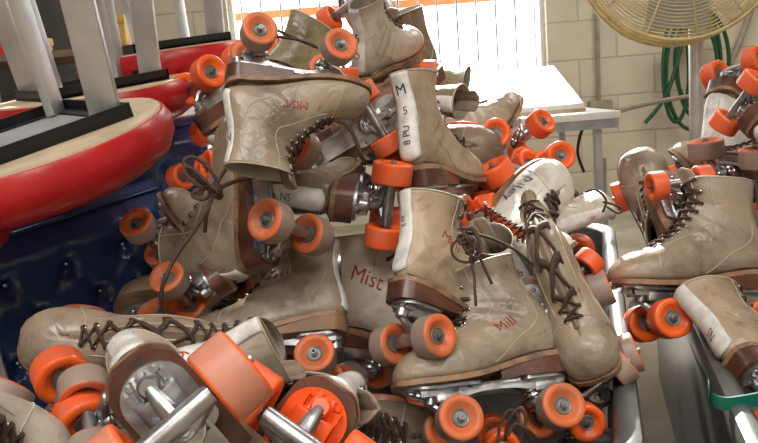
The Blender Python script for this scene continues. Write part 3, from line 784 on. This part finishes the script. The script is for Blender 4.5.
# teal tray handle lying in the right bin
bm = bmesh.new()
pts = [at(709, 386, .86), at(711, 398, .84), at(724, 404, .83), at(745, 402, .83), at(775, 396, .84)]
bmt = bm
sp = spline(pts, 30); R_ = []
for p in sp: R_.append((p+Vector((0, 0, .008)), p-Vector((0, 0, .008))))
vs = [[bm.verts.new(a), bm.verts.new(b), bm.verts.new(b+Vector((0, .003, 0))), bm.verts.new(a+Vector((0, .003, 0)))] for a, b in R_]
for A, B in zip(vs, vs[1:]):
    for k in range(4): bm.faces.new((A[k], A[(k+1) % 4], B[(k+1) % 4], B[k]))
bm.faces.new(vs[0]); bm.faces.new(vs[-1][::-1])
tag(ob('plastic_band', finish(bm, 'plastic_band', 'teal_plastic')), 'teal plastic band below the brown-heeled skate in the right bin', 'band')

# ------------------------------------------------------------ booth with tufted navy vinyl
def tufted(name, label, A, B, z0, thick, du=.098, dv=.066, off=(0, 0), lean=.0):
    A, B = Vector(A), Vector(B); U = (B-A); L = U.length; u = U.normalized(); w = Vector((u.y, -u.x, 0)).normalized()
    if w.y > 0: w = -w
    o = empty(name, (A.x, A.y, 0)); Mi = Vector((A.x, A.y, 0))
    Hh = A.z-z0; nu, nv = int(L/.008), int(Hh/.008)
    btn = []
    j = 0
    while .045+j*dv < Hh-.02:
        i = 0
        while True:
            bu = off[0]+(.5*du if j % 2 else 0)+i*du
            if bu > L-.02: break
            if bu > .02: btn.append((bu, .075+off[1]+j*dv))
            i += 1
        j += 1
    def h(a, v):
        e = 0
        for bu, bv in btn:
            r2 = (a-bu)**2+(v-bv)**2
            if r2 < .02: e -= .014*math.exp(-r2/.00025)+.008*math.exp(-r2/.0025)
        p = (a-off[0])/du; q_ = (v-.075-off[1])/dv
        if q_ > -.1:
            for k in (p+q_*.5, p-q_*.5):
                f = abs(k-round(k)); e -= .0065*math.exp(-(f/.07)**2)
        else:
            f = abs(p-round(p)); e -= .003*math.exp(-(f/.05)**2)
        return e
    bm = bmesh.new(); G = []
    for j in range(-8, nv+1):
        row = []
        for i in range(nu+1):
            a = L*i/nu
            if j >= 0:
                v = Hh*j/nv; p = A+u*a - Vector((0, 0, v)); dd = h(a, v)+.030*math.sin(min(1, v/.05)*PI/2)
                e = min(1, min(a, L-a)/.03); dd *= math.sqrt(max(0, 1-(1-e)**2))
                p = p+w*dd
            else:
                t_ = -j/8; p = A+u*a+Vector((0, 0, .018*math.sin(t_*PI)))-w*(thick*t_)
            row.append(bm.verts.new(p-Mi))
        G.append(row)
    for r1, r2 in zip(G, G[1:]):
        for i in range(nu): bm.faces.new((r1[i], r1[i+1], r2[i+1], r2[i]))
    # back and ends
    bl = [bm.verts.new(A-w*thick-Vector((0, 0, Hh))-Mi), bm.verts.new(B-w*thick-Vector((0, 0, B.z-z0))-Mi)]
    bm.faces.new([r for r in G[0]]+[bl[1], bl[0]])
    bm.faces.new([r[0] for r in G]+[bl[0]]); bm.faces.new([r[-1] for r in G]+[bl[1]])
    ob('cushion', finish(bm, 'cushion', 'navy_vinyl', 60), o)
    bm = bmesh.new(); bmesh.ops.create_uvsphere(bm, u_segments=12, v_segments=8, radius=.0065)
    me = finish(bm, 'button', 'steel')
    for bu, bv in btn: ob('button', me, o, A+u*bu-Vector((0, 0, bv))+w*(h(bu, bv)+.0325)-Mi)
    bm = bmesh.new(); tube(bm, [A+u*(L*k/12)+w*.002+Vector((0, 0, .002))-Mi for k in range(13)], .004, 8)
    ob('welt_cord', finish(bm, 'welt_cord', 'navy_vinyl', 80), o)
    tag(o, label, 'booth seat'); return o
tufted('tufted_booth', 'navy blue tufted vinyl booth back in front, below the largest red stool', at(-40, 252, 1.16), at(157, 189, 1.34), .0, .05, off=(.055, .0))
tufted('tufted_booth', 'navy blue vinyl booth back standing behind the nearer tufted one', at(60, 146, 1.55), at(205, 122, 1.72), .0, .12, off=(.02, .02))
# table behind the booth that carries the stools
bm = bmesh.new(); box(bm, (-1.7, 1.86, .745), (-.42, 3.0, .775), .004)
tb = tag(empty('booth_table', (-1.0, 2.3, 0)), 'dark table top under the upturned stools at the left', 'table')
o = ob('table_top', finish(bm, 'table_top', 'dark_shelf'), tb); o.location = -tb.location
for x in (-1.5, -.6):
    bm = bmesh.new(); box(bm, (x-.04, 2.3, 0), (x+.04, 2.4, .745)); o = ob('leg', finish(bm, 'leg', 'black_iron'), tb); o.location = -tb.location

# ------------------------------------------------------------ upturned stools
def stool_parts():
    R = .205
    bm = bmesh.new()
    lathe(bm, [(.0001, -.078), (.10, -.077), (.165, -.070), (R-.012, -.055), (R, -.035), (R+.001, -.014), (R-.006, .0), (R-.012, .001), (.0001, .001)], Matrix.Identity(4), 72)
    seat = finish(bm, 'seat', 'red_vinyl', 50)
    bm = bmesh.new(); lathe(bm, [(.0001, .0005), (R-.010, .0005), (R-.011, .0035), (.0001, .0035)], Matrix.Identity(4), 64)
    ply = finish(bm, 'seat_board', 'wood_ply', 50)
    bm = bmesh.new(); q = .105
    for k in range(4):
        M = Matrix.Rotation(k*HP, 4, 'Z'); box(bm, (q-.012, -q-.012, .004), (q+.012, q+.012, .010), 0, M); box(bm, (q+.008, -q-.012, .004), (q+.012, q+.012, .024), 0, M)
    box(bm, (-q, -q, .0035), (q, q, .0065))
    br = finish(bm, 'bracket', 'black_iron', 30)
    bm = bmesh.new(); box(bm, (-q+.014, -q+.014, .0066), (q-.014, q-.014, .0080))
    pan = finish(bm, 'bracket_pan', 'grey_paint', 30)
    bm = bmesh.new(); box(bm, (-.021, -.007, 0), (.021, .007, .62), .002)
    leg = finish(bm, 'leg', 'leg_aluminium', 30)
    bm = bmesh.new(); tube(bm, [(.165*math.cos(a), .165*math.sin(a), .36) for a in [2*PI*k/48 for k in range(48)]], .009, 10, closed=True)
    ringm = finish(bm, 'foot_ring', 'steel', 80)
    return seat, ply, br, pan, leg, ringm
SEAT, PLY, BRK, PAN, LEG, RING = stool_parts()
def stool(label, px, py, d, R3, spin, legspin=0):
    e = empty('bar_stool', atd(px, py, d), (R3 @ Matrix.Rotation(spin, 3, 'Z')).to_quaternion()); tag(e, label, 'stool', 'red stools turned upside down')
    ob('seat', SEAT, e); ob('seat_board', PLY, e); ob('bracket', BRK, e); ob('bracket_pan', PAN, e)
    for k in range(4):
        a = PI/4+k*HP; lg = ob('leg', LEG, e, (.128*math.cos(a), .128*math.sin(a), .008))
        lg.rotation_euler = (0, math.radians(6), a)
    return e
def tiltm(roll, pitch): # roll about the view axis (anticlockwise), pitch toward the camera
    return Matrix.Rotation(math.radians(-roll), 3, 'Y') @ Matrix.Rotation(math.radians(pitch), 3, 'X')
stool('red vinyl stool upside down, nearest and largest, at the left edge', 22, 143, 1.06, tiltm(8, 12), .72)
stool('red vinyl stool upside down, the middle one of the three', 92, 92, 1.50, tiltm(4, 6), .62)
stool('red vinyl stool upside down, the farthest of the three, by the wheels', 166, 52, 1.80, tiltm(4, 4), .62)

e4 = stool('red vinyl stool standing upright at the far left edge below the upturned ones', -158, 262, 1.0, Matrix.Rotation(PI, 3, 'X'), .4)
# ------------------------------------------------------------ room
def struct(name, bm, mat, s=30):
    o = ob(name, finish(bm, name, mat, s)); o['kind'] = 'structure'; return o
X0, X1, Y0, Y1, Z1 = -4.2, 4.0, -3.0, 5.0, 3.1
bm = bmesh.new(); box(bm, (X0-.2, Y0-.2, -.1), (X1+.2, Y1+.2, 0)); struct('floor', bm, 'floor_concrete')
bm = bmesh.new(); box(bm, (X0-.2, Y0-.2, Z1), (X1+.2, Y1+.2, Z1+.1)); struct('ceiling', bm, 'ceiling_paint')
bm = bmesh.new(); box(bm, (X0-.2, Y0-.2, 0), (X0, Y1+.2, Z1)); struct('wall_left', bm, 'block_wall')
bm = bmesh.new(); box(bm, (X1, Y0-.2, 0), (X1+.2, Y1+.2, Z1)); struct('wall_right', bm, 'block_wall')
bm = bmesh.new(); box(bm, (X0, Y0-.2, 0), (X1, Y0, Z1)); struct('wall_front', bm, 'block_wall')
WX0, WX1, WZ0, WZ1 = -.86, 1.17, .86, 2.85
bm = bmesh.new()
box(bm, (X0, Y1, 0), (X1, Y1+.2, WZ0)); box(bm, (X0, Y1, WZ1), (X1, Y1+.2, Z1))
box(bm, (WX1, Y1, WZ0), (X1, Y1+.2, WZ1)); box(bm, (X0, Y1, WZ0), (WX0, Y1+.2, WZ1))
struct('wall_back', bm, 'block_wall')
bm = bmesh.new(); t = .03
for a, b in (((WX0, WZ0), (WX0+t, WZ1)), ((WX1-t, WZ0), (WX1, WZ1)), ((WX0, WZ0), (WX1, WZ0+t)), ((WX0, WZ1-t), (WX1, WZ1))):
    box(bm, (a[0], Y1+.06, a[1]), (b[0], Y1+.12, b[1]))
struct('window_1', bm, 'white_paint')
gr = tag(empty('window_grille', (.18, Y1+.16, WZ0)), 'thin vertical metal security bars across the bright window', 'window bars')
bm = bmesh.new(); cyl(bm, (0, 0, .0), (0, 0, WZ1-WZ0), .0065, 8); bar = finish(bm, 'bar', 'grey_paint')
x = WX0+.07
while x < WX1-.02: ob('bar', bar, gr, (x-.18, 0, 0)); x += .128
bm = bmesh.new(); box(bm, (WX0-.18, -.006, 1.35), (WX1-.18, .006, 1.38)); ob('cross_bar', finish(bm, 'cross_bar', 'grey_paint'), gr)
bm = bmesh.new(); box(bm, (-2.5, 6.2, 1.50), (3.0, 6.24, 1.56)); 
fn = tag(empty('outdoor_rail', (0, 6.2, 0)), 'orange brown rail running outside behind the window bars', 'rail')
o = ob('rail', finish(bm, 'rail', 'fence_orange'), fn, (0, -6.2, 0))
for x in (-2.4, 2.9):
    bm = bmesh.new(); box(bm, (x, .0, -.1), (x+.06, .04, 1.56)); ob('post', finish(bm, 'post', 'fence_orange'), fn)
bm = bmesh.new(); box(bm, (-14, 5.2, -.2), (14, 24, -.1)); struct('ground_outside', bm, 'white_paint')

def poly_tube(name, label, cat, pts, r, mat, n=10, sm=True, loc=None):
    bm = bmesh.new(); p = spline(pts, len(pts)*8) if sm else [Vector(q) for q in pts]
    c = p[0].copy(); tube(bm, [q-c for q in p], r, n); o = ob(name, finish(bm, name, mat, 80), None, c); return tag(o, label, cat)
YW = Y1-.03
poly_tube('conduit', 'thin vertical conduit pipe on the block wall between window and fan', 'pipe', [at(596, -60, YW), at(597, 0, YW), at(599, 100, YW)], .012, 'pipe_paint')
bm = bmesh.new(); c = at(600, 108, YW); box(bm, (-.075, -.04, -.04), (.075, .03, .05), .012)
tag(ob('junction_box', finish(bm, 'junction_box', 'pipe_paint'), None, c), 'small box at the foot of the vertical wall conduit', 'box')
poly_tube('water_pipe', 'painted pipe climbing the block wall at the upper right', 'pipe', [at(772, -40, 4.85), at(754, 2, 4.85), at(738, 46, 4.85), at(726, 72, 4.85), at(720, 90, 4.85), at(712, 97, 4.85), at(704, 95, 4.85), at(700, 94, 4.86)], .020, 'pipe_paint')
poly_tube('drain_pipe', 'thin pipe running from the white table edge to the fan pole', 'pipe', [at(617, 111, 3.0), at(650, 103, 3.6), at(690, 96, 4.3), at(703, 95, 4.8)], .012, 'pipe_paint')
hp = []
YH = 4.78
for k, (cx, w_, top, bot) in enumerate([(676, 13, 20, 122), (692, 26, 15, 130), (697, 20, 10, 118), (706, 15, 14, 124), (702, 27, 10, 112)]):
    for a in [j/12 for j in range(12)]:
        th = a*2*PI + PI/2
        hp.append(at(cx+w_*math.cos(th)*(1 if k % 2 else -1), (top+bot)/2-(bot-top)/2*math.sin(th), YH+.012*k))
hp = hp + [at(672, 80, YH), at(660, 105, YH), at(645, 123, YH)]
poly_tube('garden_hose', 'green garden hose coiled on the wall behind the fan pole', 'hose', hp, .0125, 'hose_green')
bm = bmesh.new(); c = at(693, 8, YH+.1); cyl(bm, (0, -.14, 0), (0, .1, 0), .02, 12); cyl(bm, (0, -.15, 0), (0, -.14, 0), .045, 16)
tag(ob('hose_hook', finish(bm, 'hose_hook', 'grey_paint'), None, c), 'wall hook holding up the green garden hose', 'hook')

# pedestal fan
fc = at(677, -53, 2.60); fan = tag(empty('pedestal_fan', (at(696, 60, 2.70).x, 2.70, 0)), 'pedestal fan with a round yellow wire guard on a grey pole', 'fan')
fl = fan.location.copy()
tp = at(694, 20, 2.70); bm = bmesh.new(); cyl(bm, (0, 0, .03), (0, 0, 1.25), .024, 24); ob('pole', finish(bm, 'pole', 'leg_aluminium'), fan)
bm = bmesh.new(); lathe(bm, [(.24, 0), (.24, .015), (.20, .03), (.03, .05), (.025, .05)], Matrix.Identity(4), 40); ob('base', finish(bm, 'base', 'black_iron'), fan)
hd = ob('guard', None, fan) if False else None
bm = bmesh.new(); RG = .305
def gp(r, a, y): return Vector((r*math.cos(a), y, r*math.sin(a)))
for y0, sg in ((-.06, -1), (.06, 1)):
    for k in range(26):
        r = RG*(k+1.6)/27.5; yy = y0+sg*.035*(1-(r/RG)**2)
        tube(bm, [gp(r, a*2*PI/56, yy) for a in range(56)], .0022, 5, closed=True)
    for k in range(12):
        a = k*2*PI/12+.12; tube(bm, [gp(RG*t_, a, y0+sg*(.003+.035*(1-t_*t_))) for t_ in [j/8 for j in range(1, 9)]], .003, 6)
for y in (-.06, .06, 0): tube(bm, [gp(RG+.004, a*2*PI/64, y) for a in range(64)], .0075, 8, closed=True)
for k in range(90):
    a = k*2*PI/90; tube(bm, [gp(RG, a, -.06), gp(RG+.004, a, 0), gp(RG, a, .06)], .0018, 5)
o = ob('wire_guard', finish(bm, 'wire_guard', 'brass_wire', 80), fan, fc-fl); o.rotation_euler = (math.radians(-6), 0, math.radians(-8))
bm = bmesh.new()
for k in range(4):
    M = Matrix.Rotation(k*HP, 4, 'Y'); g = []
    for r in (.04, .12, .20, .26):
        w_ = .05+.25*r*(1.3-r*2); g.append([bm.verts.new(M @ Vector((s_*w_, s_*.02, r))) for s_ in (-1, -.3, .4, 1)])
    for A_, B_ in zip(g, g[1:]):
        for j in range(3): bm.faces.new((A_[j], A_[j+1], B_[j+1], B_[j]))
ob('blade', finish(bm, 'blade', 'grey_paint', 60), fan, fc-fl)
bm = bmesh.new(); cyl(bm, (0, -.02, 0), (0, .16, 0), .06, 24, .05, .01); box(bm, (-.02, .08, -.14), (.02, .12, 0)); ob('motor', finish(bm, 'motor', 'black_iron'), fan, fc-fl)

# white table with a white box
YT = 2.9
tl, tr_ = at(430, 122, YT), at(621, 112, YT)
tbl = tag(empty('folding_table', ((tl.x+tr_.x)/2, YT+.35, 0)), 'white table with a grey edge below the bright window', 'table'); tz = tr_.z; L0 = tbl.location.copy()
bm = bmesh.new(); box(bm, (tl.x-L0.x, YT-L0.y, tz-.022), (tr_.x-L0.x, YT+.7-L0.y, tz+.006), .003); ob('table_top', finish(bm, 'table_top', 'white_paint'), tbl)
bm = bmesh.new(); box(bm, (tl.x-L0.x+.01, YT+.008-L0.y, tz-.058), (tr_.x-L0.x-.012, YT+.69-L0.y, tz-.022)); ob('apron', finish(bm, 'apron', 'grey_paint'), tbl)
for sx in (tl.x+.06, tr_.x-.075):
    for yy in (YT+.06, YT+.62):
        bm = bmesh.new(); box(bm, (-.014, -.014, 0), (.014, .014, tz-.056)); ob('leg', finish(bm, 'leg', 'leg_aluminium'), tbl, (sx-L0.x, yy-L0.y, 0))
p0, p1 = at(478, 108, YT+.12), at(584, 70, YT+.12)
wb_ = tag(empty('white_box', ((p0.x+p1.x)/2, YT+.35, tz+.006)), 'white carton, lid sloped to catch the sun, lying on the white table', 'box'); L1 = wb_.location.copy()
bm = bmesh.new(); box(bm, (p0.x-L1.x, -.22, 0.012), (p1.x-L1.x, .26, p1.z-L1.z+.03), .003)
for v in bm.verts:  # lid shaped into a forward slope so sunlight turns it white
    if v.co.y < 0 and v.co.z > .05: v.co.z = .034
ob('carton', finish(bm, 'carton', 'white_paint'), wb_)
bm = bmesh.new(); box(bm, (p0.x-L1.x-.004, -.224, 0), (p1.x-L1.x+.004, .224, .014)); ob('carton_base', finish(bm, 'carton_base', 'wood_ply'), wb_)
poly_tube('power_cable', 'black cable hanging below the white table edge', 'cable', [at(583, 128, 2.95), at(579, 140, 2.96), at(578, 155, 2.97), at(584, 172, 2.98)], .006, 'black_iron')
bm = bmesh.new(); c = at(603, 200, 3.3); top = at(603, 158, 3.3); box(bm, (-.016, -.016, -c.z), (.016, .016, top.z-c.z), .003)
tag(ob('metal_post', finish(bm, 'metal_post', 'grey_paint'), None, c), 'short grey metal post standing on the floor between the bins', 'post')

# clutter at the far left
bm = bmesh.new(); box(bm, (-.16, -.12, 0), (.16, .12, .16), .005); c = at(112, 48, 3.6)
cab = tag(empty('low_shelf', (-1.75, 3.75, 0)), 'dark low shelving behind the upturned stools', 'shelf')
bm2 = bmesh.new()
for z in (.03, .5, c.z-.016): box(bm2, (-.85, -.28, z-.015), (.85, .28, z+.015))
for x in (-.84, .82): box(bm2, (x, -.28, 0), (x+.02, .28, c.z))
ob('rack', finish(bm2, 'rack', 'shelf_wood'), cab)
cz = c.z
def shelfbox(px, mat, lab, w_, h_, name, y=3.6):
    p = at(px, 40, y); bm = bmesh.new(); box(bm, (-w_, -.1, 0), (w_, .1, h_), .006)
    box(bm, (-w_-.004, -.104, h_-.03), (w_+.004, .104, h_+.004), .003)
    return tag(ob(name, finish(bm, name, mat), None, (p.x, p.y, cz)), lab, 'box')
shelfbox(113, 'yellow_card', 'yellow carton on the low shelf behind the stools', .09, .13, 'carton', 3.62)
shelfbox(2, 'red_plastic', 'red plastic crate on the low shelf at the left edge', .05, .11, 'crate', 3.62)
shelfbox(30, 'yellow_card', 'orange yellow carton beside the red crate on the shelf', .06, .07, 'carton', 3.62)
bm.free(); 
bm = bmesh.new(); box(bm, (-.45, -.03, 0), (.45, .03, .5), .01); c = at(20, 20, 4.4)
dk = tag(empty('dark_cabinet', (c.x, 4.75, 0)), 'dark cabinet against the back wall at the far left', 'cabinet'); bm.free()
bm = bmesh.new(); box(bm, (-.25, -.2, 0), (.25, .2, 1.62), .008); ob('body', finish(bm, 'body', 'dark_shelf'), dk)
for s_ in (-1, 1):
    bm = bmesh.new(); box(bm, (s_*.125-.115, -.215, .05), (s_*.125+.115, -.2, 1.57), .004); dr = ob('door', finish(bm, 'door', 'dark_shelf'), dk)
    bm = bmesh.new(); cyl(bm, (s_*.05, -.235, .85), (s_*.05, -.235, 1.0), .008, 10); ob('handle', finish(bm, 'handle', 'steel'), dr)

# ------------------------------------------------------------ light
wd = bpy.data.worlds.new('World'); bpy.context.scene.world = wd; wd.use_nodes = True
bg = wd.node_tree.nodes['Background']; bg.inputs[0].default_value = (.93, .96, 1, 1); bg.inputs[1].default_value = 5.5
def lamp(name, kind, loc, rot, **k):
    l = bpy.data.lights.new(name, kind); o = bpy.data.objects.new(name, l); C.objects.link(o); o.location = loc; o.rotation_euler = rot
    for a, v in k.items(): setattr(l, a, v)
    return o
sd = Vector((-.12, -.80, -.40)).normalized()
s = lamp('sun', 'SUN', (0, 8, 5), (0, 0, 0), energy=13, angle=.01, color=(1, .95, .86)); s.rotation_euler = sd.to_track_quat('-Z', 'Y').to_euler()
# unseen area lights added under the ceiling as fill
for i, (x, y, e_) in enumerate(((-.6, -.6, 46), (1.2, -.4, 26), (-1.6, 2.6, 22), (2.2, 3.2, 40), (.5, -2.3, 50))):
    lamp('fill_light', 'AREA', (x, y, Z1-.06), (0, 0, 0), energy=e_, shape='RECTANGLE', size=1.2, size_y=.5, color=(1, .96, .9))
cam = bpy.data.cameras.new('camera'); co = bpy.data.objects.new('camera', cam); C.objects.link(co)
co.matrix_world = Matrix.Translation(CAM) @ RC.to_4x4()
cam.sensor_width = 36; cam.lens = F*36/W; cam.clip_start = .02
sc = bpy.context.scene; sc.camera = co
sc.view_settings.view_transform = 'Standard'; sc.view_settings.look = 'None'; sc.view_settings.gamma = 1; sc.view_settings.exposure = 0.12
sc.cycles.use_denoising = True; sc.cycles.max_bounces = 6
